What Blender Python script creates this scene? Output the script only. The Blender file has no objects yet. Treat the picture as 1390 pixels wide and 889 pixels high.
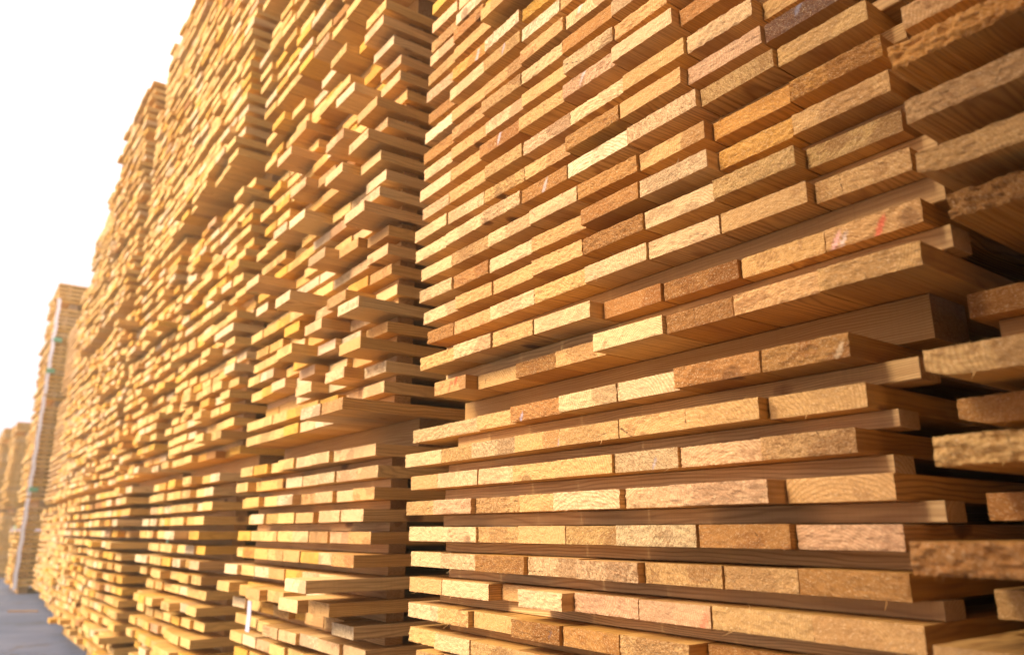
import bpy, math, random
import numpy as np
from mathutils import noise, Vector

random.seed(11)
rng = np.random.default_rng(11)
SC = bpy.context.scene
COL = SC.collection

# ------------------------------------------------------------------ camera numbers (solved from the photo)
FPX, PITCH, HEAD = 1035.385, math.radians(14.8886), math.radians(36.27276)
CAM = (-0.8, 0.0, 0.655)            # wall of board ends is the plane x = 0, ground is z = 0
FH = np.array([math.sin(HEAD), math.cos(HEAD), 0.0])
RT = np.array([math.cos(HEAD), -math.sin(HEAD), 0.0])
UP = np.array([0, 0, 1.0])
FW = FH * math.cos(PITCH) + UP * math.sin(PITCH)
CU = UP * math.cos(PITCH) - FH * math.sin(PITCH)
def ray(x, y):
    return FW + RT * ((x - 695) / FPX) + CU * ((444.5 - y) / FPX)
def project(P):
    v = np.array(P) - np.array(CAM)
    d = v @ FW
    return 695 + FPX * (v @ RT) / d, 444.5 - FPX * (v @ CU) / d, d
def px(t, x, y):
    a, b, s = TILE[t]
    return a + x / s, b + y / s

THICK = 0.028
PITCHZ = 0.05

# ------------------------------------------------------------------ materials
def nodes(name):
    m = bpy.data.materials.new(name)
    m.use_nodes = True
    nt = m.node_tree
    b = nt.nodes['Principled BSDF']
    return m, nt, b
class G:
    """small helper to write node graphs"""
    def __init__(s, nt): s.nt = nt
    def n(s, t, **k):
        o = s.nt.nodes.new(t)
        for a, v in k.items(): setattr(o, a, v)
        return o
    def link(s, v, sock):
        if isinstance(v, bpy.types.NodeSocket): s.nt.links.new(v, sock)
        elif isinstance(v, (tuple, list)):
            sock.default_value = v if len(sock.default_value) == len(v) else (*v, 1)
        else: sock.default_value = v
    def math(s, op, a, b=0.0, c=None, clamp=False):
        o = s.n('ShaderNodeMath', operation=op, use_clamp=clamp)
        s.link(a, o.inputs[0]); s.link(b, o.inputs[1])
        if c is not None: s.link(c, o.inputs[2])
        return o.outputs[0]
    def vmath(s, op, a, b):
        o = s.n('ShaderNodeVectorMath', operation=op)
        s.link(a, o.inputs[0]); s.link(b, o.inputs[1])
        return o.outputs[0]
    def mix(s, f, a, b, mode='MIX'):
        o = s.n('ShaderNodeMix', data_type='RGBA', blend_type=mode)
        s.link(f, o.inputs[0]); s.link(a, o.inputs[6]); s.link(b, o.inputs[7])
        return o.outputs[2]
    def noise(s, v, scale, detail=3, rough=.55, dist=0.0):
        o = s.n('ShaderNodeTexNoise')
        s.link(v, o.inputs['Vector'])
        o.inputs['Scale'].default_value = scale; o.inputs['Detail'].default_value = detail
        o.inputs['Roughness'].default_value = rough; o.inputs['Distortion'].default_value = dist
        return o.outputs[0]
    def step(s, v, lo, hi, a=0.0, b=1.0):
        o = s.n('ShaderNodeMapRange', interpolation_type='SMOOTHSTEP')
        s.link(v, o.inputs[0]); o.inputs[1].default_value = lo; o.inputs[2].default_value = hi
        o.inputs[3].default_value = a; o.inputs[4].default_value = b
        return o.outputs[0]
    def attr(s, name):
        return s.n('ShaderNodeAttribute', attribute_name=name)
    def sep(s, v):
        o = s.n('ShaderNodeSeparateXYZ'); s.link(v, o.inputs[0]); return o.outputs
    def comb(s, x, y, z):
        o = s.n('ShaderNodeCombineXYZ')
        s.link(x, o.inputs[0]); s.link(y, o.inputs[1]); s.link(z, o.inputs[2]); return o.outputs[0]

def wood_material():
    m, nt, bsdf = nodes('sawn_softwood')
    g = G(nt)
    lp = g.attr('lp').outputs['Vector']; rn = g.attr('rnd').outputs['Vector']
    tint = g.attr('tint').outputs['Color']
    mk = g.attr('mark')
    x, y, z = g.sep(lp); r1, r2, r3 = g.sep(rn)
    P = g.vmath('ADD', lp, g.vmath('MULTIPLY', rn, (37.0, 23.0, 31.0)))
    # long grain direction compressed: features run along x
    PL = g.vmath('MULTIPLY', P, (2.2, 9.0, 9.0))
    warp = g.math('MULTIPLY', g.math('SUBTRACT', g.noise(PL, 1.0, 3), .5), .042)
    yc = g.math('ADD', y, g.math('MULTIPLY', g.math('SUBTRACT', r1, .5), .13))
    zc = g.math('ADD', z, g.math('SUBTRACT', g.math('MULTIPLY', r2, .13), .04))
    rad = g.math('SQRT', g.math('ADD', g.math('MULTIPLY', yc, yc), g.math('MULTIPLY', zc, zc)))
    rad = g.math('ADD', rad, warp)
    freq = g.math('ADD', 1100.0, g.math('MULTIPLY', r3, 1200.0))
    ring = g.math('ADD', g.math('MULTIPLY', g.math('SINE', g.math('MULTIPLY', rad, freq)), .5), .5)
    late = g.math('POWER', ring, 3.0)
    # where the end faces are: normal points out of the stack
    nrm = g.n('ShaderNodeNewGeometry').outputs['True Normal']
    nx = g.sep(nrm)[0]
    end = g.step(g.math('MULTIPLY', nx, -1.0), .35, .6)
    # ---------------- long faces
    body = g.mix(.50, tint, (0.70, 0.405, 0.095, 1))
    fib = g.noise(g.vmath('MULTIPLY', P, (6, 260, 260)), 1.0, 2)
    long_ = g.mix(g.math('MULTIPLY', late, g.math('ADD', .25, g.math('MULTIPLY', r2, .5))), body, g.mix(.85, body, (0.24, 0.085, 0.016, 1)))
    long_ = g.mix(g.step(fib, .40, .70, 0, .42), long_, (0.30, 0.13, 0.035, 1))
    heart = g.step(rad, .045, .038)
    long_ = g.mix(g.math('MULTIPLY', g.math('MULTIPLY', heart, r3), .55), long_, (0.27, 0.095, 0.022, 1))
    blotch = g.step(g.noise(g.vmath('MULTIPLY', P, (3, 14, 14)), 1.0, 4), .46, .68, 0, .45)
    long_ = g.mix(blotch, long_, g.mix(.5, body, (0.24, 0.11, 0.03, 1)))
    # saw marks across the face
    saw = g.noise(g.vmath('MULTIPLY', P, (420, 10, 10)), 1.0, 2)
    long_ = g.mix(g.step(saw, .5, .8, 0, .20), long_, (0.32, 0.16, 0.05, 1))
    # knots
    vo = g.n('ShaderNodeTexVoronoi', feature='F1', voronoi_dimensions='3D')
    g.link(g.vmath('MULTIPLY', P, (5.0, 9.0, 9.0)), vo.inputs['Vector']); vo.inputs['Scale'].default_value = 1.0
    kn = g.math('ADD', vo.outputs['Distance'], g.math('MULTIPLY', g.noise(P, 60, 2), .06))
    gate = g.step(g.sep(vo.outputs['Color'])[0], .56, .58)
    knot = g.math('MULTIPLY', g.step(kn, .19, .14), gate)
    long_ = g.mix(g.math('MULTIPLY', knot, .85), long_, g.mix(g.step(kn, .17, .08), (0.24, 0.10, 0.035, 1), (0.07, 0.03, 0.015, 1)))
    # ---------------- sawn ends: torn fibre, darker rough patches
    ang = g.math('MULTIPLY', g.math('SUBTRACT', r3, .5), 2.4)
    rot = g.n('ShaderNodeVectorRotate', rotation_type='X_AXIS')
    g.link(P, rot.inputs['Vector']); g.link(ang, rot.inputs['Angle'])
    PR = rot.outputs[0]
    fine = g.noise(g.vmath('MULTIPLY', PR, (380, 330, 760)), 1.0, 4, .72, .8)
    coarse = g.noise(g.vmath('MULTIPLY', PR, (120, 80, 210)), 1.0, 4, .68, .6)
    patch = g.noise(g.vmath('MULTIPLY', P, (8, 20, 34)), 1.0, 2)
    hr = g.math('ADD', .026, g.math('MULTIPLY', r3, .026))
    core = g.step(g.math('SUBTRACT', g.math('SUBTRACT', rad, hr), g.math('MULTIPLY', g.math('SUBTRACT', coarse, .5), .02)), .003, -.003)
    pm = g.math('MAXIMUM', core, g.step(g.math('ADD', patch, g.math('MULTIPLY', g.math('SUBTRACT', coarse, .5), .6)), .56, .64))
    rough_b = g.step(g.math('FRACT', g.math('MULTIPLY', r1, 7.31)), .55, .85)
    endc = g.mix(g.math('MULTIPLY', g.step(coarse, .44, .60), g.math('ADD', .22, g.math('MULTIPLY', rough_b, .45))), tint, g.mix(.62, tint, (0.24, 0.085, 0.018, 1)))
    endc = g.mix(g.math('MULTIPLY', pm, g.math('ADD', .28, g.math('MULTIPLY', r1, .62))), endc, g.mix(.62, tint, (0.22, 0.070, 0.014, 1)))
    endc = g.mix(g.step(fine, .54, .66, 0, .60), endc, (0.84, 0.62, 0.36, 1))
    endc = g.mix(g.math('MULTIPLY', g.step(fine, .49, .36), g.math('ADD', .34, g.math('MULTIPLY', rough_b, .5))), endc, (0.20, 0.078, 0.018, 1))  # crevice shade put into the colour where the torn fibre dips
    endc = g.mix(g.math('MULTIPLY', g.math('MULTIPLY', late, g.math('SUBTRACT', 1.0, pm)), g.math('ADD', .15, g.math('MULTIPLY', g.math('SUBTRACT', 1.0, rough_b), .40))), endc, (0.42, 0.20, 0.065, 1))
    ang2 = g.n('ShaderNodeMath', operation='ARCTAN2'); g.link(yc, ang2.inputs[0]); g.link(zc, ang2.inputs[1])
    cr = g.math('ABSOLUTE', g.math('SUBTRACT', g.math('FRACT', g.math('ADD', g.math('MULTIPLY', ang2.outputs[0], .8), g.math('ADD', g.math('MULTIPLY', r2, 5.0), g.math('MULTIPLY', warp, 3.0)))), .5))
    crk = g.math('MULTIPLY', g.step(cr, .016, .006), g.math('MULTIPLY', g.step(g.math('FRACT', g.math('MULTIPLY', r2, 11.7)), .66, .68), g.step(coarse, .50, .44)))
    endc = g.mix(g.math('MULTIPLY', crk, .8), endc, (0.07, 0.025, 0.01, 1))
    endk = g.math('MULTIPLY', g.math('MULTIPLY', knot, end), .5)
    endc = g.mix(endk, endc, (0.16, 0.065, 0.025, 1))
    mkf = g.math('MULTIPLY', mk.outputs['Alpha'], g.step(fine, .25, .5, .45, 1.0))
    endc = g.mix(mkf, endc, mk.outputs['Color'])
    col = g.mix(end, long_, endc)
    nt.links.new(col, bsdf.inputs['Base Color'])
    g.link(g.math('ADD', .62, g.math('MULTIPLY', end, .3)), bsdf.inputs['Roughness'])
    bsdf.inputs['Specular IOR Level'].default_value = .18
    # bump
    he = g.math('ADD', g.math('MULTIPLY', fine, .0022), g.math('MULTIPLY', coarse, .0034))
    rf = g.math('ADD', .28, g.math('MULTIPLY', g.step(g.math('FRACT', g.math('MULTIPLY', r1, 7.31)), .55, .85), .72))
    he = g.math('MULTIPLY', he, rf)
    hl = g.math('ADD', g.math('MULTIPLY', saw, .00022), g.math('ADD', g.math('MULTIPLY', fib, .00020), g.math('MULTIPLY', late, -.0001)))
    o = g.n('ShaderNodeMix', data_type='FLOAT')
    g.link(end, o.inputs[0]); g.link(hl, o.inputs[2]); g.link(he, o.inputs[3])
    bp = g.n('ShaderNodeBump'); bp.inputs['Strength'].default_value = 1.0; bp.inputs['Distance'].default_value = 1.0
    g.link(o.outputs[0], bp.inputs['Height']); nt.links.new(bp.outputs[0], bsdf.inputs['Normal'])
    return m
WOOD = wood_material()

def plain(name, col, rough=.5, vary=.15, scale=60.0, spec=.4, trans=0.0):
    m, nt, b = nodes(name)
    g = G(nt)
    tc = g.n('ShaderNodeTexCoord').outputs['Object']
    nz = g.noise(tc, scale, 4)
    dark = tuple(c * (1 - vary * 2) for c in col[:3])
    nt.links.new(g.mix(g.step(nz, .3, .7), (*dark, 1), (*col[:3], 1)), b.inputs['Base Color'])
    b.inputs['Roughness'].default_value = rough
    b.inputs['Specular IOR Level'].default_value = spec
    bp = g.n('ShaderNodeBump'); bp.inputs['Distance'].default_value = .0006; g.link(nz, bp.inputs['Height'])
    nt.links.new(bp.outputs[0], b.inputs['Normal'])
    return m
STRAPM = plain('white_polyester_strap', (.93, .92, .95), .42, .05, 200)
GSTRAP = plain('grey_steel_strap', (.30, .32, .32), .35, .1, 120)
GREENM = plain('green_plastic_corner', (.12, .42, .25), .4, .12, 90)
PAPERM = plain('white_paper_tag', (.50, .50, .60), .6, .05, 120)

# ------------------------------------------------------------------ object helpers
def tag(o, label=None, cat=None, group=None, kind=None):
    if label: o['label'] = label
    if cat: o['category'] = cat
    if group: o['group'] = group
    if kind: o['kind'] = kind
    return o

TINT = dict(c=(.76, .505, .255), t=(.63, .365, .135), b=(.40, .180, .048), p=(.66, .405, .215), w=(.80, .62, .37),
            o=(.60, .285, .060), d=(.15, .075, .052), y=(.70, .390, .060))
WORD = dict(c='cream', t='tan', b='brown', p='pinkish', w='whitish', o='orange brown', d='dark weathered', y='honey yellow')

def tint_of(k, j=.10):
    c = np.array(TINT[k]); a = 1 + rng.uniform(-j, j)
    return np.clip(c * a * (1 + rng.uniform(-.04, .04, 3)), 0, .9)

class Soup:
    """verts, faces and attributes of one mesh"""
    def __init__(s): s.v = []; s.f = []; s.lp = []; s.rn = []; s.tn = []; s.mk = []; s.n = 0
    def add(s, v, f, lp, rn, tn, mk=None):
        v = np.asarray(v, float); k = len(v)
        s.v.append(v); s.lp.append(np.asarray(lp, float))
        s.rn.append(np.tile(rn, (k, 1))); s.tn.append(np.tile((*tn, 1.0), (k, 1)))
        s.mk.append(np.zeros((k, 4)) if mk is None else mk)
        s.f += [tuple(i + s.n for i in q) for q in f]
        s.n += k
    def mesh(s, name):
        me = bpy.data.meshes.new(name)
        V = np.vstack(s.v)
        me.from_pydata(V.tolist(), [], s.f)
        for nm, arr, ty, key in (('lp', s.lp, 'FLOAT_VECTOR', 'vector'), ('rnd', s.rn, 'FLOAT_VECTOR', 'vector'),
                                 ('tint', s.tn, 'FLOAT_COLOR', 'color'), ('mark', s.mk, 'FLOAT_COLOR', 'color')):
            a = me.attributes.new(nm, ty, 'POINT')
            a.data.foreach_set(key, np.vstack(arr).astype(np.float32).ravel())
        me.materials.append(WOOD)
        return me

def board_geo(w, t, L, ny, nz, rough, rnd, fuzz=0, wane=0.0, mirror=False):
    """a sawn board, front end at x=0 looking to -x, y centred, z from 0 to t. Returns verts, faces."""
    V = []; F = []
    sx, sy = rnd[0] * 50, rnd[1] * 50
    rag = rough
    slope = random.uniform(-.02, .02) * w
    for j in range(nz + 1):
        for i in range(ny + 1):
            y = -w / 2 + w * i / ny; z = t * j / nz
            edge = (i in (0, ny)) or (j in (0, nz))
            n = noise.noise(Vector((sx, y * 90 + sy, z * 160))) + .6 * noise.noise(Vector((sx + 9, y * 260 + sy, z * 420)))
            x = rag * (.5 + .9 * n) + slope * (i / ny - .5)
            if edge and rag > 0:
                x += rag * .9 * abs(noise.noise(Vector((y * 200 + sx, z * 200, sy))))
                q = noise.noise(Vector((y * 330 + sy, z * 330, sx))) * rag * .35
                y += q if i in (0, ny) else 0
                z += q if j in (0, nz) else 0
            if wane:                                      # a rounded, barky edge left by the log
                e = (1 - i / ny) if mirror else (i / ny)
                k = max(0.0, (e - .72) / .28)
                z += wane * t * k * k * (1 - j / nz)
            V.append((x, y, z))
    W = ny + 1
    for j in range(nz):
        for i in range(ny):
            a = j * W + i
            F.append((a, a + W, a + W + 1, a + 1))
    ring = [i for i in range(W)] + [j * W + ny for j in range(1, nz + 1)] + [nz * W + i for i in range(ny - 1, -1, -1)] + [j * W for j in range(nz - 1, 0, -1)]
    prev = ring
    bowy = random.uniform(-.004, .004); bowz = 0.0
    for xs in (.03, L):
        cur = []
        for r in ring:
            _, y, z = V[r]
            cur.append(len(V)); V.append((xs, y, z))
        m = len(ring)
        for q in range(m):
            F.append((prev[q], prev[(q + 1) % m], cur[(q + 1) % m], cur[q]))
        prev = cur
    F.append(tuple(prev[::-1]) if False else tuple(prev))
    nb = len(V)
    # torn fibres along the edges of the sawn end
    for _ in range(fuzz):
        top = random.random() < .38
        y = random.uniform(-w / 2, w / 2)
        z = t if top else 0.0
        l = random.uniform(.0008, .0030) * (2.6 if random.random() < .06 else 1)
        a = random.uniform(-1.3, 1.3)
        dz = (1 if top else -1) * math.cos(a) * l; dy = math.sin(a) * l
        dx = -random.uniform(-.2, .8) * l
        hw = random.uniform(.00014, .00034)
        b = len(V)
        x0 = rag * .5
        V += [(x0, y - hw, z), (x0 + .0004, y + hw, z), (x0 + dx, y + dy, z + dz)]
        F.append((b, b + 1, b + 2))
    if fuzz > 20 and random.random() < .32:               # a few long slivers hanging on the saw cut
        for _ in range(random.randint(1, 3)):
            y = random.uniform(-w / 2, w / 2); top = random.random() < .5
            z = t if top else 0.0; l = random.uniform(.006, .018); hw = random.uniform(.0003, .0007)
            a = random.uniform(-1.5, 1.5); b = len(V)
            up = 1 if top else -1
            for k in range(4):
                s_ = k / 3; q = hw * (1 - .8 * s_)
                cx = rag * .5 - l * .5 * s_ * s_; cy = y + math.sin(a) * l * s_; cz = z + up * (math.cos(a) * l * .5 * s_ + (.002 * s_ * s_)) - (0 if top else .0) + (-.0004 * up)
                V += [(cx, cy - q, cz), (cx, cy + q, cz + q)]
            for k in range(3):
                F.append((b + 2 * k, b + 2 * k + 1, b + 2 * k + 3, b + 2 * k + 2))
    return np.array(V), F

TILE = {'A': (550, 600, 3.0767), 'B': (830, 600, 3.0767), 'C': (1090, 600, 3.0767), 'D': (550, 360, 3.1733), 'E': (830, 360, 3.1733), 'F': (1090, 360, 3.1733), 'G': (550, 180, 3.7033), 'H': (810, 180, 3.7033), 'I': (1090, 180, 3.7033), 'J': (550, 0, 4.04), 'K': (810, 0, 4.04), 'L': (1090, 0, 4.04)}
NEAR = '''f2: A 22 868 A 140 885; A 140 888 A 300 912; A 300 912 A 480 945
f1: A 12 768 A 130 790; A 120 800 A 275 825; A 278 825 A 453 862; A 453 865 A 650 905; A 650 905 A 905 955
0: A 8 665 A 128 683; A 128 688 A 282 703; A 285 703 A 458 730; A 458 738 A 648 768; A 650 765 A 905 800; B 45 798 B 330 850; B 380 832 B 750 885; B 752 888 C 400 960
1: A 22 565 A 155 572; A 155 575 A 315 588; A 385 587 A 550 600; A 465 615 A 695 640; A 700 640 B 110 655; B 118 660 B 412 672; B 412 680 B 833 700; B 835 700 C 505 750
2: A 18 460 A 148 460; A 148 462 A 303 468; A 303 468 A 490 480; A 515 480 A 705 487; A 728 490 B 97 497; B 150 495 B 462 500; B 462 502 B 772 512; B 775 515 C 440 518
3: A 18 355 A 158 353; A 158 353 A 298 352; A 298 352 A 468 350; A 468 350 A 668 348; A 668 348 A 898 345; B 38 343 B 328 338; B 390 340 B 735 330; B 778 330 C 412 320
4: A 0 255 A 112 250; A 130 240 A 270 236; A 298 232 A 470 222; A 470 218 A 632 212; A 632 210 A 900 195; B 45 195 B 265 175; B 268 172 B 615 148; B 752 143 C 375 107
5: A 25 155 A 135 140; A 135 140 A 300 115; A 300 115 A 445 95; A 445 97 A 628 80; A 628 75 A 868 50; B 8 48 B 275 10; E 290 772 E 635 737; E 640 735 F 215 683
6: D 0 815 D 150 790; D 150 790 D 292 768; D 292 768 D 470 737; D 470 735 D 665 705; D 665 703 D 925 662; E 35 665 E 310 615; E 310 612 E 645 562; E 680 570 F 255 497
7: D 38 712 D 170 683; D 170 683 D 310 650; D 310 650 D 465 615; D 465 610 D 665 565; D 665 560 D 905 505; E 20 507 E 280 455; E 282 440 E 640 365; E 640 365 F 185 283
k1: D 112 505 D 250 475; D 325 470 D 490 430; D 490 425 D 640 370; D 640 375 D 838 315; D 838 295 E 210 208; E 222 215 E 520 130; E 520 130 E 880 15; I 60 685 I 580 533
k2: D 62 400 D 205 350; D 205 345 D 368 290; D 368 290 D 555 235; D 555 230 D 775 150; D 858 155 E 222 75; H 335 760 H 700 630; H 725 635 I 95 490; I 95 490 I 600 330
k3: D 88 285 D 205 247; D 215 240 D 363 185; D 365 175 D 547 105; D 547 95 D 775 18; G 905 668 H 255 550; H 258 550 H 615 415; H 615 410 H 1060 240; I 30 250 I 545 75
k4: D 75 205 D 220 140; G 250 820 G 430 745; G 430 745 G 642 665; G 645 640 G 888 540; G 888 530 H 233 400; H 240 405 H 570 245; H 570 235 H 1000 65; H 1035 75 L 545 600
k5: G 75 800 G 235 722; G 235 725 G 420 630; G 420 645 G 627 530; G 630 530 G 885 410; G 890 375 H 203 250; H 207 235 H 545 80; K 665 830 K 1065 650; K 1068 625 L 470 378
k6: G 80 690 G 230 610; G 230 610 G 410 520; G 420 500 G 620 400; G 622 385 G 870 270; G 870 265 H 195 112; H 200 105 K 590 665; K 655 680 K 1035 455; K 1080 465 L 400 170
k7: G 50 600 G 195 515; G 200 505 G 380 405; G 385 400 G 575 290; G 575 290 G 815 160; G 820 160 G 1080 0; K 185 680 K 560 495; K 560 490 K 975 270; K 980 265 L 350 0
k8: G 42 500 G 210 405; G 215 400 G 395 300; G 400 290 G 595 175; G 600 170 G 820 45; J 880 740 K 118 572; K 120 568 K 440 365; K 505 372 K 885 130; K 888 128 K 1330 -90
k9: G 80 385 G 220 300; G 220 300 G 400 180; G 405 170 G 590 50; J 640 785 J 893 615; J 900 610 J 1190 435; K 145 412 K 475 210; K 475 195 K 860 -15; K 895 20 K 1320 -190
k10: G 80 300 G 230 190; G 230 185 G 375 80; J 412 800 J 615 650; J 615 650 J 860 490; J 868 460 J 1140 285; K 92 258 K 405 40; K 437 50 K 760 -120
k11: G 90 190 G 240 80; J 255 820 J 440 680; J 440 670 J 640 525; J 640 520 J 865 350; J 868 325 J 1130 150; K 80 130 K 400 -60
k12: J 108 850 J 250 720; J 250 700 J 430 590; J 430 545 J 620 400; J 620 390 J 860 240; J 860 215 J 1130 20
k13: J 108 735 J 245 620; J 258 600 J 430 480; J 430 450 J 630 310; J 630 270 J 865 95; J 868 85 J 1130 -90
k14: J 130 630 J 260 530; J 258 480 J 428 345; J 432 320 J 628 170; J 628 155 J 860 0
k15: J 112 510 J 262 400; J 262 375 J 430 245; J 430 205 J 628 60; J 628 45 J 860 -120
k16: J 125 420 J 270 290; J 270 265 J 430 125; J 437 10 J 628 -130
k17: J 127 310 J 268 205; J 270 160 J 435 20
k18: J 142 240 J 278 100; J 282 75 J 430 -60
k19: J 143 130 J 285 0
k20: J 147 30 J 285 -110'''
TONES = {'f2': 'tct', 'f1': 'tcttt', '0': 'cttbbtbt', '1': 'tctcpptt', '2': 'ccbcpttb', '3': 'cctttcbp', '4': 'tpttccpt',
 '5': 'tccttcpt', '6': 'ctcttttt', '7': 'cctbccbb', 'k1': 'ttbtcbtt', 'k2': 'tctcbbtt', 'k3': 'btctcctt', 'k4': 'ctttbctt',
 'k5': 'cbctbcot', 'k6': 'ctccbtoo', 'k7': 'cccbwctt', 'k8': 'ccttbtpd', 'k9': 'cttcctct', 'k10': 'ctbtpcb', 'k11': 'ctctct'}
# paint and chalk left on the ends: tile, x, y, radius (m), stretch, colour
MARKS = [('D', 190, 520, .007, (.75, .03, .02)), ('D', 215, 495, .007, (.75, .03, .02)), ('D', 122, 520, .006, (.75, .05, .04)), ('D', 150, 520, .004, (.7, .06, .04)),
 ('I', 335, 455, .008, (.80, .04, .05)), ('I', 110, 535, .008, (.85, .45, .45)), ('I', 150, 520, .006, (.85, .70, .62)),
 ('B', 385, 755, .008, (.9, .16, .08)), ('D', 495, 655, .006, (.50, .48, .62)), ('D', 670, 755, .005, (.45, .44, .60)),
 ('J', 985, 425, .009, (.66, .60, .60)), ('J', 515, 755, .008, (.60, .58, .66)), ('J', 392, 305, .009, (.62, .58, .60)),
 ('J', 545, 270, .007, (.45, .45, .62)), ('G', 700, 272, .009, (.68, .60, .58)), ('G', 470, 32, .006, (.66, .64, .70)),
 ('J', 970, 20, .010, (.70, .64, .62)), ('B', 180, 90, .005, (.45, .42, .52)), ('F', 185, 375, .006, (.80, .60, .36)),
 ('K', 1080, 5, .008, (.35, .36, .45)), ('G', 105, 805, .004, (.10, .06, .05)), ('D', 268, 690, .003, (.15, .11, .09)),
 ('A', 635, 800, .004, (.10, .09, .14)), ('J', 830 + 150, 470, .008, (.25, .10, .04))]
MARKP = []
for t, x, y, r, c in MARKS:
    d = ray(*px(t, x, y)); k = .8 / d[0]
    MARKP.append((np.array(CAM) + d * k, r, c))

ORD = ['zeroth', 'first', 'second', 'third', 'fourth', 'fifth', 'sixth', 'seventh', 'eighth', 'ninth', 'tenth', 'eleventh', 'twelfth',
       'thirteenth', 'fourteenth', 'fifteenth', 'sixteenth', 'seventeenth', 'eighteenth', 'nineteenth', 'twentieth', 'twenty-first',
       'twenty-second', 'twenty-third', 'twenty-fourth', 'twenty-fifth']

# every board of the yard is first a record: (x of end, y centre, z of underside, width, tint key, stack name, layer words, column from left, extras)
REC = []
def rec(x, y, z, w, key, stack, layer, col, **k):
    REC.append(dict(x=x, y=y, z=z, w=w, key=key, stack=stack, layer=layer, col=col, **k))

FAR_GLOW_TINT = dict(c=(.82, .540, .195), t=(.76, .450, .125), y=(.76, .420, .055), o=(.68, .33, .05))  # paler honey wood far off, with the warm glow put into its colour
def tone(far=False):
    return random.choices('ctbpwoy', (34, 34, 10, 6, 3, 3, 2) if not far else (54, 14, 1.5, 1, 14, 2, 13))[0]

BEARERS = []      # (stack, x, y0, y1, z0, z1)
SPACERS = []      # (stack, xs, y0, y1, z0, z1, words)

# ------------------------------------------------------------------ the near stack, read off the photo
Z0 = CAM[2]
near_rows = {}
for line in NEAR.strip().splitlines():
    k, r = line.split(':')
    near_rows[k] = []
    for b in r.split(';'):
        w = b.split()
        near_rows[k].append((px(w[0], float(w[1]), float(w[2])), px(w[3], float(w[4]), float(w[5]))))
layer_z = {}
for k, L in near_rows.items():
    zs = []
    for a, b in L:
        for P in (a, b):
            d = ray(*P); zs.append(d[2] * .8 / d[0])
    layer_z[k] = float(np.median(zs))
HANDP = {'1': [0, 0, None, None, -.002, -.002, 0, 0], '2': [0, 0, .012, .006, .012, 0, 0, 0], '3': [0, .002, 0, 0, 0, .018, .012, 0],
         '4': [.006, .008, 0, 0, .012, .004, .030, 0], '5': [0, 0, 0, .002, .004, 0, 0, .004]}
def near_layer(k, words, yl=1.445, yr=.415):
    zt = layer_z[k]
    L = near_rows[k]; out = []
    for i, (a, b) in enumerate(L):
        pts = []
        for P in (a, b):
            d = ray(*P)
            if abs(zt) > .12:
                t = zt / d[2]
            else:
                t = .8 / d[0]
            X = d[0] * t
            X = .8 + max(-.045, min(.03, X - .8))
            t = X / d[0]
            pts.append((X - .8, d[1] * t))
        xx = (pts[0][0] + pts[1][0]) / 2
        if abs(zt) <= .12 and k in HANDP and i < len(HANDP[k]) and HANDP[k][i] is not None:
            xx = -HANDP[k][i]
            for n_, P in enumerate((a, b)):
                d = ray(*P); pts[n_] = (xx, d[1] * (.8 + xx) / d[0])
        out.append([xx, pts[0][1], pts[1][1]])
    if k == '1': out[2][0] = .03; out[3][0] = -.022
    # close gaps so that neighbours touch
    for i in range(len(out) - 1):
        m = (out[i][2] + out[i + 1][1]) / 2
        out[i][2] = m + .0006; out[i + 1][1] = m - .0006
    while out[-1][2] - .11 > yr - .02:
        y1 = out[-1][2] - .0012
        out.append([out[-1][0] + random.uniform(-.012, .012), y1, y1 - random.uniform(.118, .130)])
    tn = TONES.get(k, '')
    for i, (x, y1, y2) in enumerate(out):
        key = tn[i] if i < len(tn) else tone()
        rec(x + random.uniform(-.0022, .0022), (y1 + y2) / 2, Z0 + zt - THICK, y1 - y2 - random.uniform(.0006, .0022), key, 'near', words, i + 1)
    return out[0][1], out[-1][2]
low = ['7', '6', '5', '4', '3', '2', '1', '0', 'f1', 'f2']
for i, k in enumerate(low):
    l, r = near_layer(k, ORD[i + 1] + ' layer below the shade-tinted bearer')
    if i:
        SPACERS.append(('near', None, .40, 1.43, layer_z[k], None, i))
zf = layer_z['f2']
n_extra = 0
while zf - PITCHZ - THICK > -.655 + .08:
    zf -= PITCHZ; n_extra += 1
    y = 1.44
    for c in range(8):
        rec(random.uniform(-.02, .012), y - .0645, Z0 + zf - THICK, .127, tone(), 'near', ORD[10 + n_extra] + ' layer below the shade-tinted bearer', c + 1)
        y -= .1285
for i in range(1, 21):
    near_layer('k%d' % i, ORD[i] + ' layer above the shade-tinted bearer', yr=.37)
zt = layer_z['k20']
for i in range(21, 24):
    zt += .0505
    y = 1.44
    for c in range(9):
        rec(random.uniform(-.015, .012), y - .0615, Z0 + zt - THICK, .121, tone(), 'near', ORD[i] + ' layer above the shade-tinted bearer', c + 1)
        y -= .1222
near_top2 = zt

def jag(kind):
    """how far one board end stands out of (-) or back in (+) its stack"""
    if kind == 'tidy': return random.gauss(0, .005)
    if kind == 'rough': return random.gauss(0, .013) - (random.random() < .05) * random.uniform(.02, .05)
    if kind == 'wild': return .010 + random.gauss(0, .017) - (random.random() < .07) * random.uniform(.03, .07)
    return random.gauss(0, .009)

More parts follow.
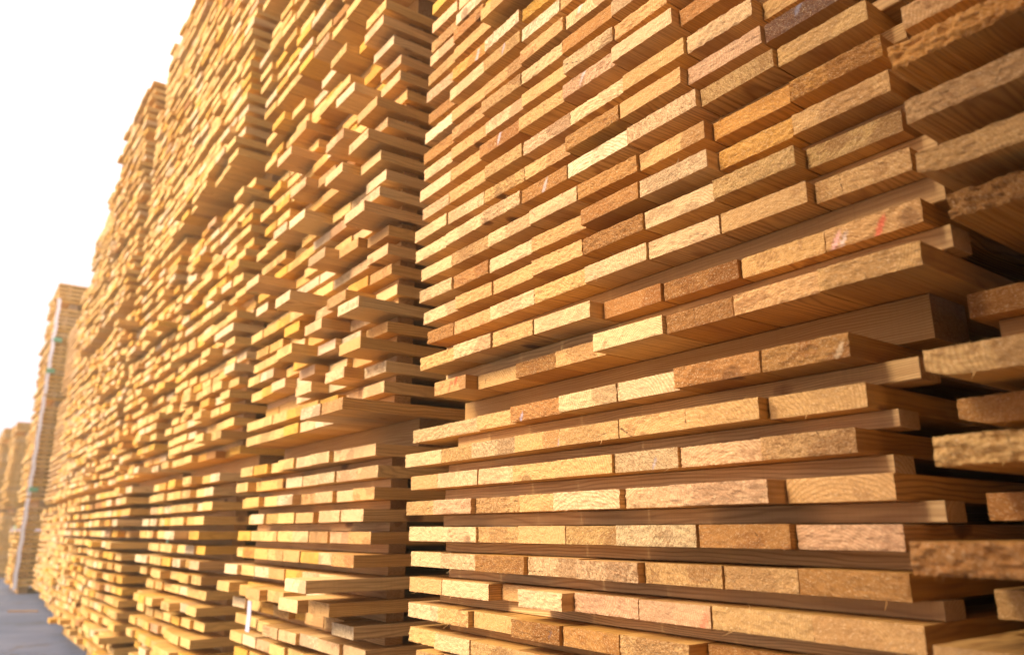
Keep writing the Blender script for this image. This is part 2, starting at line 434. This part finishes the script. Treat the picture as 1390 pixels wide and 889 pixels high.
def bundle(stack, y0, y1, zb, layers, kind, words, x0=0.0, skip=None, ncol=8, lay=.012, far=True):
    wcol = (y0 - y1) / ncol
    for L in range(layers):
        z = zb + L * PITCHZ
        off = random.gauss(0, lay)
        run = 0
        for c in range(ncol):
            if random.random() < .32: run = jag(kind)
            d = run + random.gauss(0, .003) if random.random() < .68 else jag(kind)
            y = y0 - wcol * (c + .5)
            w = wcol * random.uniform(.965, .992)
            rec(x0 + off + d, y + random.uniform(-.001, .001), z, w, tone(far), stack, words % ORD[L + 1] if L + 1 < len(ORD) else '', c + 1, L=L)

# third bundle over the near stack (above the frame, seen only from elsewhere)
bundle('near', 1.43, .42, Z0 + near_top2 + .075, 22, 'mid', 'upper %s layer', far=False)
for z0, z1 in ((layer_z['7'], layer_z['k1'] - THICK), (near_top2, near_top2 + .075)):
    BEARERS.append(('near', .10, .40, 1.40, Z0 + z0 + .001, Z0 + z1 - .001))
BEARERS.append(('near', .05, .40, 1.43, .0, Z0 + zf - THICK - .001))

# ------------------------------------------------------------------ the stack at the right edge
RY = .335
rr = [(.558, .775, .330, 't'), (.500, .745, .337, 'o'), (.438, .755, .333, 't'), (.380, .765, .334, 't'), (.334, .785, .318, 'b'), (.252, .880, .352, 'b')]
rl = [(.173, .770, .356, 't'), (.132, .835, .360, 'b'), (.087, .753, .352, 't'), (.038, .875, .362, 'b'), (-.0095, .700, .360, 'b'), (-.056, .86, .362, 't'), (-.100, .745, .372, 't'), (-.15, .80, .36, 't')]
for n, (z, X, yl, key) in enumerate(rr):
    y = yl
    for c in range(7):
        rec(X - .8 + (random.uniform(-.02, .03) if c else 0), y - .064, Z0 + z - THICK, .128, key if c == 0 else tone(), 'right', ORD[len(rr) - n] + ' layer above its bearer', c + 1,
            wane=(.25 if (c == 0 and n == 3) else 0), rag=(.005 if n in (1, 4) else 0))
        y -= .130
for n, (z, X, yl, key) in enumerate(rl):
    y = yl
    for c in range(7):
        rec(X - .8 + (random.uniform(-.02, .03) if c else 0), y - .064, Z0 + z - THICK, .128, key if c == 0 else tone(), 'right', ORD[n + 1] + ' layer below its bearer', c + 1,
            wane=(.28 if (c == 0 and n in (0, 1)) else 0), rag=(.004 if n in (2, 4) else 0))
        y -= .130
bundle('right', .35, -.55, .07, 8, 'mid', '%s layer from the ground', ncol=7, far=False)
bundle('right', .34, -.55, Z0 + .59, 19, 'mid', '%s layer well above its bearer', ncol=7, far=False)
BEARERS += [('right', .11, -.5, .335, Z0 + .174, Z0 + .252 - THICK - .001), ('right', .05, -.5, .33, 0, .069)]

# ------------------------------------------------------------------ the stacks beyond
WORDS = {'second': 'second stack', 'third': 'third stack', 'fourth': 'fourth stack'}
def stack(name, y0, y1, bundles, x0=0.0, ncol=8, lower=16, lowkind='rough', foot=0.0):
    """bundles: list of (underside of first layer above the camera height, layers, kind)"""
    zb = .075
    bundle(name, y0, y1, zb, lower, lowkind, '%s layer from the ground', x0=x0 + foot, ncol=ncol)
    BEARERS.append((name, x0 + foot + .06, y1 + .02, y0 - .02, 0.0, zb - .001))
    zprev = zb + (lower - 1) * PITCHZ + THICK
    for n, (gap, layers, kind, xo) in enumerate(bundles):
        z = zprev + gap
        BEARERS.append((name, x0 + xo + .13, y1 + .02, y0 - .02, zprev + .001, z - .001))
        bundle(name, y0, y1, z, layers, kind, '%s layer of ' + ['second', 'third', 'topmost'][min(n, 2)] + ' bundle', x0=x0 + xo, ncol=ncol)
        zprev = z + (layers - 1) * PITCHZ + THICK
    return zprev
stack('second', 2.60, 1.635, [(.072, 23, 'wild', 0), (.075, 23, 'mid', -.045), (.07, 10, 'mid', 0)])
stack('third', 3.80, 2.82, [(.072, 22, 'wild', 0), (.075, 22, 'mid', -.045), (.07, 11, 'mid', -.01)], foot=-.04)
stack('fourth', 4.96, 3.93, [(.072, 22, 'wild', .0), (.075, 22, 'mid', -.01), (.07, 11, 'mid', .0)], foot=-.09)
stack('fifth', 6.10, 5.12, [(.072, 22, 'wild', -.0), (.075, 22, 'mid', -.04), (.07, 8, 'mid', -.05)], lowkind='wild', foot=-.07)
stack('sixth', 7.24, 6.22, [(.072, 22, 'mid', .02), (.075, 22, 'tidy', -.03), (.07, 6, 'mid', .02)], lowkind='wild')
stack('seventh', 8.42, 7.38, [(.072, 22, 'mid', 0), (.075, 18, 'tidy', 0)], x0=.06)
stack('eighth', 9.60, 8.54, [(.072, 22, 'tidy', 0), (.075, 15, 'tidy', 0)], x0=.13)
stack('ninth', 11.15, 10.05, [(.08, 21, 'tidy', .0), (.08, 22, 'tidy', 0), (.08, 5, 'tidy', 0)], x0=-.03, lower=17)
stack('last', 14.6, 13.5, [(.08, 21, 'mid', .0), (.08, 3, 'mid', 0)], x0=-.02, lower=17)
stack('last', 16.0, 14.9, [(.08, 21, 'mid', .0), (.08, 4, 'mid', 0)], x0=-.1, lower=17)
stack('last', 17.6, 16.4, [(.08, 21, 'mid', .0), (.08, 3, 'mid', 0)], x0=-.25, lower=17)

# unseen stacks added behind the camera to shade the near end of this row
SHADE_STACKS = (-1.6, .70, 4)
ox, oy1, oh = SHADE_STACKS
shade_boards = []
yy = oy1
while yy > -5.5:
    zb = .075
    for lv, nl in enumerate((16, 22, 22, 8)[:oh]):
        for L_ in range(nl):
            for c in range(8):
                shade_boards.append((ox + random.gauss(0, .012), yy - .128 * (c + .5), zb + L_ * PITCHZ, .125))
        zb += nl * PITCHZ + .06
    yy -= 1.15
shade_row_end = len(shade_boards)
# and one more unseen stack added across the near end to cut light
zb = .075
for nl in (16, 22, 22, 8):
    for L_ in range(nl):
        for c in range(12):
            shade_boards.append((-1.55 + .128 * (c + .5), -1.35 + random.gauss(0, .012), zb + L_ * PITCHZ, .125))
    zb += nl * PITCHZ + .06

# boards of the second and third stack that the photo shows standing out
TILE.update(M=(380, 0, 5.227), N=(370, 150, 4.939), O=(320, 310, 4.679), Q=(320, 480, 4.446), U=(300, 670, 4.061))
OUT = '''M 700 380 850 180; M 700 540 865 385; M 270 340 360 200; M 430 665 550 570; M 590 270 720 120; M 620 740 740 640; M 640 820 780 710; M 910 370 995 305
N 130 170 220 75; N 50 310 130 235; N 370 210 490 110; N 510 230 655 115; N 690 100 835 0; N 820 260 980 140; N 350 450 460 355; N 615 510 755 400; N 580 620 720 490; N 140 520 240 425; N 440 710 575 650; N 280 490 405 375; N 610 870 765 780; N 765 470 900 400; N 300 600 410 510; N 150 700 265 620
O 20 400 155 265; O 200 490 375 365; O 810 70 960 0; O 810 190 955 105; O 800 330 950 240; O 725 460 875 365; O 905 615 1055 540; O 700 720 860 655; O 485 605 600 530; O 525 480 650 420; O 545 740 680 670; O 495 155 620 90; O 610 160 745 80; O 355 740 460 680
Q 810 75 960 20; Q 565 105 700 60; Q 395 100 485 55; Q 360 205 465 160; Q 195 190 290 145; Q 765 210 870 165; Q 640 260 765 210; Q 525 300 640 260; Q 410 330 520 295; Q 800 340 975 300; Q 555 405 690 385; Q 440 435 555 405
U 640 375 770 385; U 590 510 705 510; U 390 465 495 480; U 160 520 230 530; U 305 565 395 580; U 495 590 595 600; U 580 690 815 755; U 885 760 1000 790; U 515 240 680 248'''
byst = {}
for r in REC: byst.setdefault(r['stack'], []).append(r)
taken = set()
for part in OUT.replace('\n', ';').split(';'):
    w = part.split(); A = px(w[0], float(w[1]), float(w[2])); B = px(w[0], float(w[3]), float(w[4]))
    best = None
    for r in byst['second'] + byst['third']:
        if id(r) in taken: continue
        zt = r['z'] + THICK - Z0
        if abs(zt) < .06: continue
        pts = []
        for P in (A, B):
            d = ray(*P)
            t = zt / d[2]
            if t <= 0: break
            pts.append((d[0] * t - .8, d[1] * t))
        if len(pts) < 2: continue
        xm = (pts[0][0] + pts[1][0]) / 2; ym = (pts[0][1] + pts[1][1]) / 2
        if not (-.16 < xm < .04): continue
        e = abs(ym - r['y']) * 1.0 + abs(xm + .055) * .8
        if abs(ym - r['y']) < .075 and (best is None or e < best[0]): best = (e, r, xm)
    if best:
        taken.add(id(best[1])); best[1]['x'] = best[2]; best[1]['key'] = random.choice('ccwt')
        best[1]['star'] = True

# ------------------------------------------------------------------ which boards show largest
def area(r):
    ys = (r['y'] + r['w'] / 2, r['y'] - r['w'] / 2)
    p = [project((r['x'], y, r['z'] + dz)) for y in ys for dz in (0, THICK)]
    if min(q[2] for q in p) < .05: return 0.0
    cl = [(min(max(q[0], 0), 1390), min(max(q[1], 0), 889)) for q in p]
    (x1, y1), (x2, y2), (x3, y3), (x4, y4) = cl[0], cl[1], cl[3], cl[2]
    a = abs((x1 - x3) * (y2 - y4) - (x2 - x4) * (y1 - y3)) / 2
    if r['stack'] == 'right' and r['col'] > 2: a = 0
    if r.get('star'): a *= 2.2
    return a
for r in REC: r['a'] = area(r)
order = sorted(REC, key=lambda r: -r['a'])
SINGLE = [r for r in order[:300] if r['a'] > 30]
for r in SINGLE: r['single'] = True
far_soup = Soup()

def rnd3(): return rng.uniform(0, 1, 3)
def build_single(r):
    rn = rnd3(); L = 2.4
    near = r['stack'] in ('near', 'right')
    rag = r.get('rag', 0) or (random.uniform(.0008, .0022) if near else random.uniform(.0006, .0016))
    ny, nz = (40, 10) if near else (14, 4)
    V, F = board_geo(r['w'], THICK - random.uniform(0, .0014), L, ny, nz, rag, rn, fuzz=(random.randint(25, 150) if near else 14), wane=r.get('wane', 0), mirror=False)
    s = Soup()
    tn = tint_of(r['key'])
    mk = np.zeros((len(V), 4))
    world = V + np.array([r['x'], r['y'], r['z']])
    if r['stack'] == 'near':
        for P, rad, c in MARKP:
            if abs(P[1] - r['y']) < r['w'] / 2 + .002 and r['z'] - .006 < P[2] < r['z'] + THICK + .006:
                dy_ = world[:, 1] - P[1]; dz_ = world[:, 2] - P[2]
                d = np.sqrt(((dy_ + .45 * dz_) / .62) ** 2 + (dz_ * .55) ** 2)
                a = np.clip((1.15 - d / rad) * 2.2, 0, 1) * (V[:, 0] < .02)
                up = a > mk[:, 3]
                mk[up, :3] = c; mk[up, 3] = np.minimum(a[up] * .62, .55)
    s.add(V, F, V, rn, tn, mk)
    me = s.mesh('sawn_board')
    o = bpy.data.objects.new('sawn_board', me)
    o.location = (r['x'], r['y'], r['z'])
    o.rotation_euler = (0, 0, random.gauss(0, .0025))
    COL.objects.link(o)
    w = WORD[r['key']]
    if r['stack'] == 'near':
        lab = '%s board, %s from left in %s, nearest stack' % (w, ORD[r['col']], r['layer'])
    elif r['stack'] == 'right':
        lab = '%s board, %s in %s, stack cut by right edge' % (w, 'outermost' if r['col'] == 1 else ORD[r['col']] + ' from left', r['layer'])
    else:
        lab = '%s board, %s from left in %s, %s' % (w, ORD[r['col']], r['layer'], WORDS.get(r['stack'], 'farther stack'))
    tag(o, lab, 'board', 'sawn boards in the timber stacks')

for r in REC:
    if r.get('single'): build_single(r)
for r in REC:
    if r.get('single'): continue
    rn = rnd3()
    mid = r['stack'] in ('second', 'third', 'near', 'right')
    if r['a'] <= 0: ny, nz, rag = 1, 1, 0
    elif mid: ny, nz, rag = 6, 2, .0012
    else: ny, nz, rag = 1, 1, 0
    V, F = board_geo(r['w'], THICK, 2.4 + (random.uniform(-.02, .02)), ny, nz, rag, rn)
    a = random.gauss(0, .003)
    W = V.copy(); W[:, 1] = V[:, 1] + V[:, 0] * a
    W += np.array([r['x'], r['y'], r['z']])
    far_soup.add(W, F, V, rn, tint_of(r['key']) if mid and r['stack'] in ('near', 'right') else np.array(FAR_GLOW_TINT.get(r['key'], TINT[r['key']])) * random.uniform(.9, 1.06))
for n_, (x, y, z, w) in enumerate(shade_boards):  # boards of the unseen stacks added for shade
    V, F = board_geo(w, THICK, 2.4, 1, 1, 0, (0, 0, 0))
    W = V.copy(); W[:, 2] += z
    if n_ < shade_row_end: W[:, 0] = x - V[:, 0]; W[:, 1] = y - V[:, 1]
    else: W[:, 0] = x + V[:, 1]; W[:, 1] = y - V[:, 0]
    far_soup.add(W, F, V, rnd3(), tint_of(tone(True)))
fo = bpy.data.objects.new('stacked_boards', far_soup.mesh('stacked_boards'))
COL.objects.link(fo)
tag(fo, 'countless pale sawn board ends packed in the farther tall timber stacks', 'boards', kind='stuff')

# ------------------------------------------------------------------ spacer strips and bearers
def strip_geo(x0, x1, y0, y1, z0, z1):
    """a squared strip that runs along y; its grain too, so lp.x runs along y"""
    V = []; LP = []
    e = .0012
    prof = [(x0 + e, z0), (x1 - e, z0), (x1, z0 + e), (x1, z1 - e), (x1 - e, z1), (x0 + e, z1), (x0, z1 - e), (x0, z0 + e)]
    n = 9
    for k in range(n):
        y = y0 + (y1 - y0) * k / (n - 1)
        w = random.uniform(-.0007, .0007)
        for (x, z) in prof:
            V.append((x + w, y, z)); LP.append((y - y0, x - x0, z - z0))
    F = []
    for k in range(n - 1):
        for q in range(8):
            a = k * 8 + q; b = k * 8 + (q + 1) % 8
            F.append((a, b, b + 8, a + 8))
    F.append(tuple(range(7, -1, -1))[::-1] if False else tuple(range(8)))
    F.append(tuple(range((n - 1) * 8 + 7, (n - 1) * 8 - 1, -1)))
    # outward sides
    F = [f[::-1] for f in F]
    return np.array(V), F, np.array(LP)

strip_wood = WOOD.copy(); strip_wood.name = 'planed_strip_wood'
# strips run along y: their long faces look to -x, so the end-grain switch follows y instead
nt = strip_wood.node_tree
for nd in nt.nodes:
    if nd.bl_idname == 'ShaderNodeNewGeometry':
        sepn = nd.outputs['True Normal'].links[0].to_node
        l = [l for l in sepn.outputs[0].links][0]
        tgt = l.to_socket; nt.links.remove(l)
        nt.links.new(sepn.outputs[1], tgt)
strip_soup = Soup()
def add_strip(name, label, cat, group, x0, x1, y0, y1, z0, z1, tn, single=True):
    V, F, LP = strip_geo(x0, x1, y0, y1, z0, z1)
    if not single:
        strip_soup.add(V, F, LP, rnd3(), tn); return
    s = Soup(); c = np.array([x0, y0, z0])
    s.add(V - c, F, LP, rnd3(), tn)
    me = s.mesh(name); me.materials.clear(); me.materials.append(strip_wood)
    o = bpy.data.objects.new(name, me); o.location = tuple(c); COL.objects.link(o)
    tag(o, label, cat, group)
SGRP = 'spacer strips between the board layers'
def strip_tint(): return np.array(random.choice([(.70, .52, .32), (.62, .43, .25), (.66, .50, .34), (.52, .34, .18)])) * random.uniform(.9, 1.05)
ends = {1: .396, 2: .4257, 3: .438, 4: .390, 5: .425, 6: .405, 7: .3886, 8: .40, 9: .41}
for i in range(1, 10):
    z0 = Z0 + layer_z[low[i]] + .0006; z1 = Z0 + layer_z[low[i - 1]] - THICK - .0006
    add_strip('spacer_strip', 'pale spacer strip showing under the %s layer below the bearer of the nearest stack' % ORD[i], 'spacer', SGRP,
              .045, .090, ends[i], 1.36 + random.uniform(-.03, .04), z0, z1, strip_tint())
    for xx in (.7, 1.5): add_strip('', '', '', '', xx, xx + .045, .42, 1.42, z0, z1, strip_tint(), False)
ups = ['k%d' % i for i in range(1, 21)]
for i in range(1, 20):
    z0 = Z0 + layer_z[ups[i - 1]] + .0006; z1 = Z0 + layer_z[ups[i]] - THICK - .0006
    lab = 'spacer strip lying on the %s layer above the bearer of the nearest stack' % ORD[i]
    add_strip('spacer_strip', lab, 'spacer', SGRP, .050, .095, .345 if i < 6 else .36, 1.40, z0, z1, strip_tint(), i < 12)
    for xx in (.7, 1.5): add_strip('', '', '', '', xx, xx + .045, .42, 1.42, z0, z1, strip_tint(), False)
# every other stack: a strip in each gap of equal layers
lays = {}
for r in REC:
    if r['stack'] == 'near' : continue
    lays.setdefault(r['stack'] if r['stack'] != 'last' else 'last%.0f' % (r['y'] / 1.3), {}).setdefault(round(r['z'], 3), []).append(r)
for st, d in lays.items():
    zs = sorted(d)
    for a, b in zip(zs, zs[1:]):
        if b - a > .07 or b - a < THICK + .004: continue
        y0 = min(r['y'] - r['w'] / 2 for r in d[a]); y1 = max(r['y'] + r['w'] / 2 for r in d[a])
        xa = max(max(r['x'] for r in d[a]), max(r['x'] for r in d[b]))
        xs = (.16 if st == 'right' else max(.06, .03 + xa * .5))
        add_strip('', '', '', '', xs, xs + .045, y0 + .02, y1 - .01, a + THICK + .0006, b - .0006, strip_tint(), False)
        if st in ('second', 'right', 'third', 'fourth', 'fifth'): add_strip('', '', '', '', 1.1, 1.145, y0 + .02, y1 - .01, a + THICK + .0006, b - .0006, strip_tint(), False)
sm = strip_soup.mesh('hidden_spacer_strips'); sm.materials.clear(); sm.materials.append(strip_wood)
so = bpy.data.objects.new('spacer_strips', sm); COL.objects.link(so)
tag(so, 'rows of pale spacer strips between the board layers of the farther stacks', 'spacers', kind='stuff')
cnt = {}
SN = dict(near='nearest', right='right-hand', second='second', third='third', fourth='fourth', fifth='fifth', sixth='sixth', seventh='seventh', eighth='eighth', ninth='strapped', tenth='tenth', last='farthest')
for st, x, y0, y1, z0, z1 in BEARERS:
    cnt[st] = cnt.get(st, 0) + 1
    n = cnt[st]
    grey = np.array((.26, .185, .115)) * random.uniform(.9, 1.1)  # brown darkened so the bearer's colour carries the shade of the gap
    key = round(z0, 2)
    where = 'on the ground under' if z0 < .05 else 'between two bundles of'
    lab = 'shade-tinted squared bearer %s the %s stack, bearer number %s from nearest' % (where, SN[st], ORD[n])
    if z0 < .05: lab = 'squared timber bearer lying on the ground under the %s timber stack' % SN[st]
    else: lab = 'shade-tinted squared bearer at the %s gap between bundles of the %s stack' % (ORD[max(n - (0 if st == 'near' else 1), 1)] if st != 'near' else ORD[n], SN[st])
    if st == 'last': lab += ', bearer ' + ORD[n]
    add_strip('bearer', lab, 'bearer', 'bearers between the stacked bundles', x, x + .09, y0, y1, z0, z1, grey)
    if st in ('near', 'right', 'second', 'third') :
        for xx in (.9, 1.7):
            strip = (xx, xx + .09, y0, y1, z0, z1)

# ------------------------------------------------------------------ straps, corner protectors, tags
def slab(name, mat, P, size, label, cat, group=None, bend=0.0, axis='z'):
    """thin, slightly wavy ribbon or plate of real thickness centred at P"""
    sx, sy, sz = size
    n = max(2, int(max(size) / .05) + 1)
    V = []; F = []
    for k in range(n + 1):
        z = -sz / 2 + sz * k / n
        wv = bend * math.sin(k * 1.3) 
        V += [(-sx / 2 + wv, -sy / 2, z), (sx / 2 + wv, -sy / 2, z), (sx / 2 + wv, sy / 2, z), (-sx / 2 + wv, sy / 2, z)]
    for k in range(n):
        b = k * 4
        for q in range(4):
            F.append((b + q, b + (q + 1) % 4, b + 4 + (q + 1) % 4, b + 4 + q))
    F.append((3, 2, 1, 0)); b = n * 4; F.append((b, b + 1, b + 2, b + 3))
    me = bpy.data.meshes.new(name); me.from_pydata(V, [], F); me.materials.append(mat)
    o = bpy.data.objects.new(name, me); o.location = P; COL.objects.link(o)
    return tag(o, label, cat, group)
def onY(x, y, Y):
    d = ray(x, y); return np.array(CAM) + d * (Y / d[1])
def onX(x, y, X):
    d = ray(x, y); return np.array(CAM) + d * ((X - CAM[0]) / d[0])
YS = 10.035
tops = [(0.04, 1.0), (1.02, 2.13), (2.15, 3.28)]
for n, (a, b) in enumerate(tops):
    slab('strap', STRAPM, (-.012, YS, (a + b) / 2), (.036, .003, b - a), 'white strap down the corner of the %s bundle of the strapped far stack' % ['lowest', 'middle', 'top'][n], 'strap',
         'white straps on the far stack', bend=.004)
for n, (x, y, lab) in enumerate([(77, 461, 'green plastic corner under the top bundle of the strapped far stack'), (67, 503, 'green plastic corner at the top of the middle strapped bundle'),
                                 (44, 664, 'green plastic corner low on the middle strapped bundle beside the white strap')]):
    P = onY(x, y, YS)
    slab('corner_protector', GREENM, (P[0] + .01, YS - .006, P[2]), (.085, .006, .05), lab, 'corner protector', 'green corner protectors', bend=.002)
P = onX(23, 716, -.07)
slab('corner_protector', GREENM, (-.075, 10.25, P[2]), (.006, .12, .055), 'green plastic corner left of the white strap on the lowest strapped bundle', 'corner protector', 'green corner protectors')
P = onY(389, 175, 2.735)
slab('strap', GSTRAP, (P[0], 2.735, P[2]), (.016, .0015, .34), 'grey strap running up the seam between the second and third stacks', 'strap', bend=.0015)
P = onX(337, 836, -.02)
slab('paper_tag', PAPERM, (-.02, P[1], P[2]), (.0012, .035, .085), 'white paper tag hanging low at the seam left of the second stack', 'tag', bend=.002)
P = onX(172, 699, -.05)
slab('paper_tag', PAPERM, (-.06, P[1], P[2]), (.0012, .20, .014), 'white paper strip stuck across a board layer of the fourth stack', 'tag', bend=.001)
for n, (x, y) in enumerate([(221, 709), (226, 733)]):
    P = onX(x, y, -.04)
    slab('corner_protector', GREENM, (-.035, P[1], P[2]), (.004, .028, .022), ['pale green plastic bit between layers at the third stack seam, upper of two', 'pale green plastic bit between layers at the third stack seam, lower of two'][n], 'corner protector', 'green corner protectors')

# ------------------------------------------------------------------ ground
m, nt, b = nodes('yard_asphalt')
g = G(nt); tc = g.n('ShaderNodeTexCoord').outputs['Object']
a1 = g.noise(tc, 1.2, 6); a2 = g.noise(tc, 90, 4); a3 = g.noise(tc, 9, 5)
c = g.mix(g.step(a1, .35, .65), (.035, .064, .130, 1), (.052, .086, .165, 1))
c = g.mix(g.step(a2, .4, .75, 0, .5), c, (.15, .17, .21, 1))
c = g.mix(g.step(a3, .60, .72, 0, .35), c, (.05, .055, .07, 1))
vc = g.n('ShaderNodeTexVoronoi', feature='DISTANCE_TO_EDGE'); g.link(g.vmath('ADD', tc, g.vmath('MULTIPLY', g.comb(a1, a3, a1), (.5, .5, 0))), vc.inputs['Vector']); vc.inputs['Scale'].default_value = .55
c = g.mix(g.step(vc.outputs['Distance'], .010, .003, 0, .8), c, (.02, .022, .028, 1))
nt.links.new(c, b.inputs['Base Color'])
g.link(g.step(a1, .3, .7, .75, .45), b.inputs['Roughness'])
bp = g.n('ShaderNodeBump'); bp.inputs['Distance'].default_value = .004; g.link(a2, bp.inputs['Height']); nt.links.new(bp.outputs[0], b.inputs['Normal'])
me = bpy.data.meshes.new('ground'); S_ = 900
me.from_pydata([(-S_, -S_, 0), (S_, -S_, 0), (S_, S_, 0), (-S_, S_, 0)], [], [(0, 1, 2, 3)]); me.materials.append(m)
o = bpy.data.objects.new('ground', me); COL.objects.link(o); tag(o, kind='structure')
# one thin dark splinter of wood lying on the asphalt
P = (lambda d: np.array(CAM) + d * (-CAM[2] / d[2]))(ray(31, 830))
s = Soup(); V, F, LP = strip_geo(-.008, .008, -.12, .12, 0, .010); s.add(V, F, LP, rnd3(), (.16, .10, .06))
me = s.mesh('wood_stick'); o = bpy.data.objects.new('wood_stick', me); o.location = (P[0], P[1], .0005); o.rotation_euler = (0, 0, math.radians(60)); COL.objects.link(o)
tag(o, 'thin dark stick of wood lying on the blue grey asphalt', 'stick')

# ------------------------------------------------------------------ light, sky, camera
SUN_EL, SUN_AZ = math.radians(36), math.radians(-83)     # azimuth from +y towards +x
sd = Vector((math.sin(SUN_AZ) * math.cos(SUN_EL), math.cos(SUN_AZ) * math.cos(SUN_EL), math.sin(SUN_EL)))
L = bpy.data.lights.new('sun', 'SUN'); L.energy = 3.1; L.angle = math.radians(22); L.color = (1.0, .84, .62)
lo = bpy.data.objects.new('sun', L); lo.rotation_euler = (-sd).to_track_quat('-Z', 'Y').to_euler(); COL.objects.link(lo)
w = bpy.data.worlds.new('World'); SC.world = w; w.use_nodes = True
nt = w.node_tree; g = G(nt); bg = nt.nodes['Background']
sky = g.n('ShaderNodeTexSky', sky_type='NISHITA'); sky.sun_disc = False
sky.sun_elevation = SUN_EL; sky.sun_rotation = SUN_AZ; sky.dust_density = 4.0; sky.air_density = 1.2; sky.ozone_density = 1.0
dirn = g.n('ShaderNodeTexCoord').outputs['Generated']
dz = g.sep(dirn)[2]
# thin bright cloud deck over the sky: near white, faintly pink towards the horizon
cl = g.noise(g.vmath('MULTIPLY', dirn, (2.0, 2.0, 4.0)), 1.0, 5)
deck = g.mix(g.step(dz, .1, .62), (7.0, 5.9, 7.5, 1), (12.5, 11.4, 11.2, 1))
deck = g.mix(g.step(cl, .3, .7, 0, .14), deck, (8.4, 7.4, 8.2, 1))

def build_flare_haze(dens, col):  # thin warm volume added to stand in for sun flare
    hm = bpy.data.materials.new('flare_haze'); hm.use_nodes = True
    ht = hm.node_tree; ht.nodes.remove(ht.nodes['Principled BSDF'])
    pv = ht.nodes.new('ShaderNodeVolumePrincipled'); pv.inputs['Color'].default_value = (*col, 1)
    pv.inputs['Density'].default_value = dens; pv.inputs['Anisotropy'].default_value = .35
    ht.links.new(pv.outputs[0], ht.nodes['Material Output'].inputs['Volume'])
    v = [(x, y, z) for z in (-1, 6) for x, y in ((-8, -4), (8, -4), (8, 24), (-8, 24))]
    hme = bpy.data.meshes.new('haze'); hme.from_pydata(v, [], [(3, 2, 1, 0), (4, 5, 6, 7), (0, 1, 5, 4), (1, 2, 6, 5), (2, 3, 7, 6), (3, 0, 4, 7)]); hme.materials.append(hm)
    ho = bpy.data.objects.new('haze', hme); COL.objects.link(ho); tag(ho, 'warm bright haze added in place of sun flare along the timber stacks', 'haze', kind='stuff')
build_flare_haze(.018, (1.0, .80, .50))

nt.links.new(g.mix(.75, sky.outputs[0], deck), bg.inputs['Color'])
bg.inputs['Strength'].default_value = .105

cam = bpy.data.cameras.new('camera'); co = bpy.data.objects.new('camera', cam); COL.objects.link(co)
cam.sensor_width = 36; cam.sensor_fit = 'HORIZONTAL'; cam.lens = FPX / 1390 * 36
cam.clip_start = .02; cam.clip_end = 3000
from mathutils import Matrix
R = Matrix((RT.tolist(), CU.tolist(), (-FW).tolist())).transposed()
co.matrix_world = Matrix.Translation(CAM) @ R.to_4x4()
cam.dof.use_dof = True; cam.dof.focus_distance = 1.22; cam.dof.aperture_fstop = 3.6
SC.camera = co
vs = SC.view_settings
vs.view_transform = 'Standard'; vs.look = 'None'; vs.exposure = 1.16; vs.gamma = 1; vs.use_curve_mapping = False
SC.cycles.max_bounces = 8; SC.cycles.diffuse_bounces = 3
SC.cycles.use_denoising = True
SC.cycles.use_adaptive_sampling = True
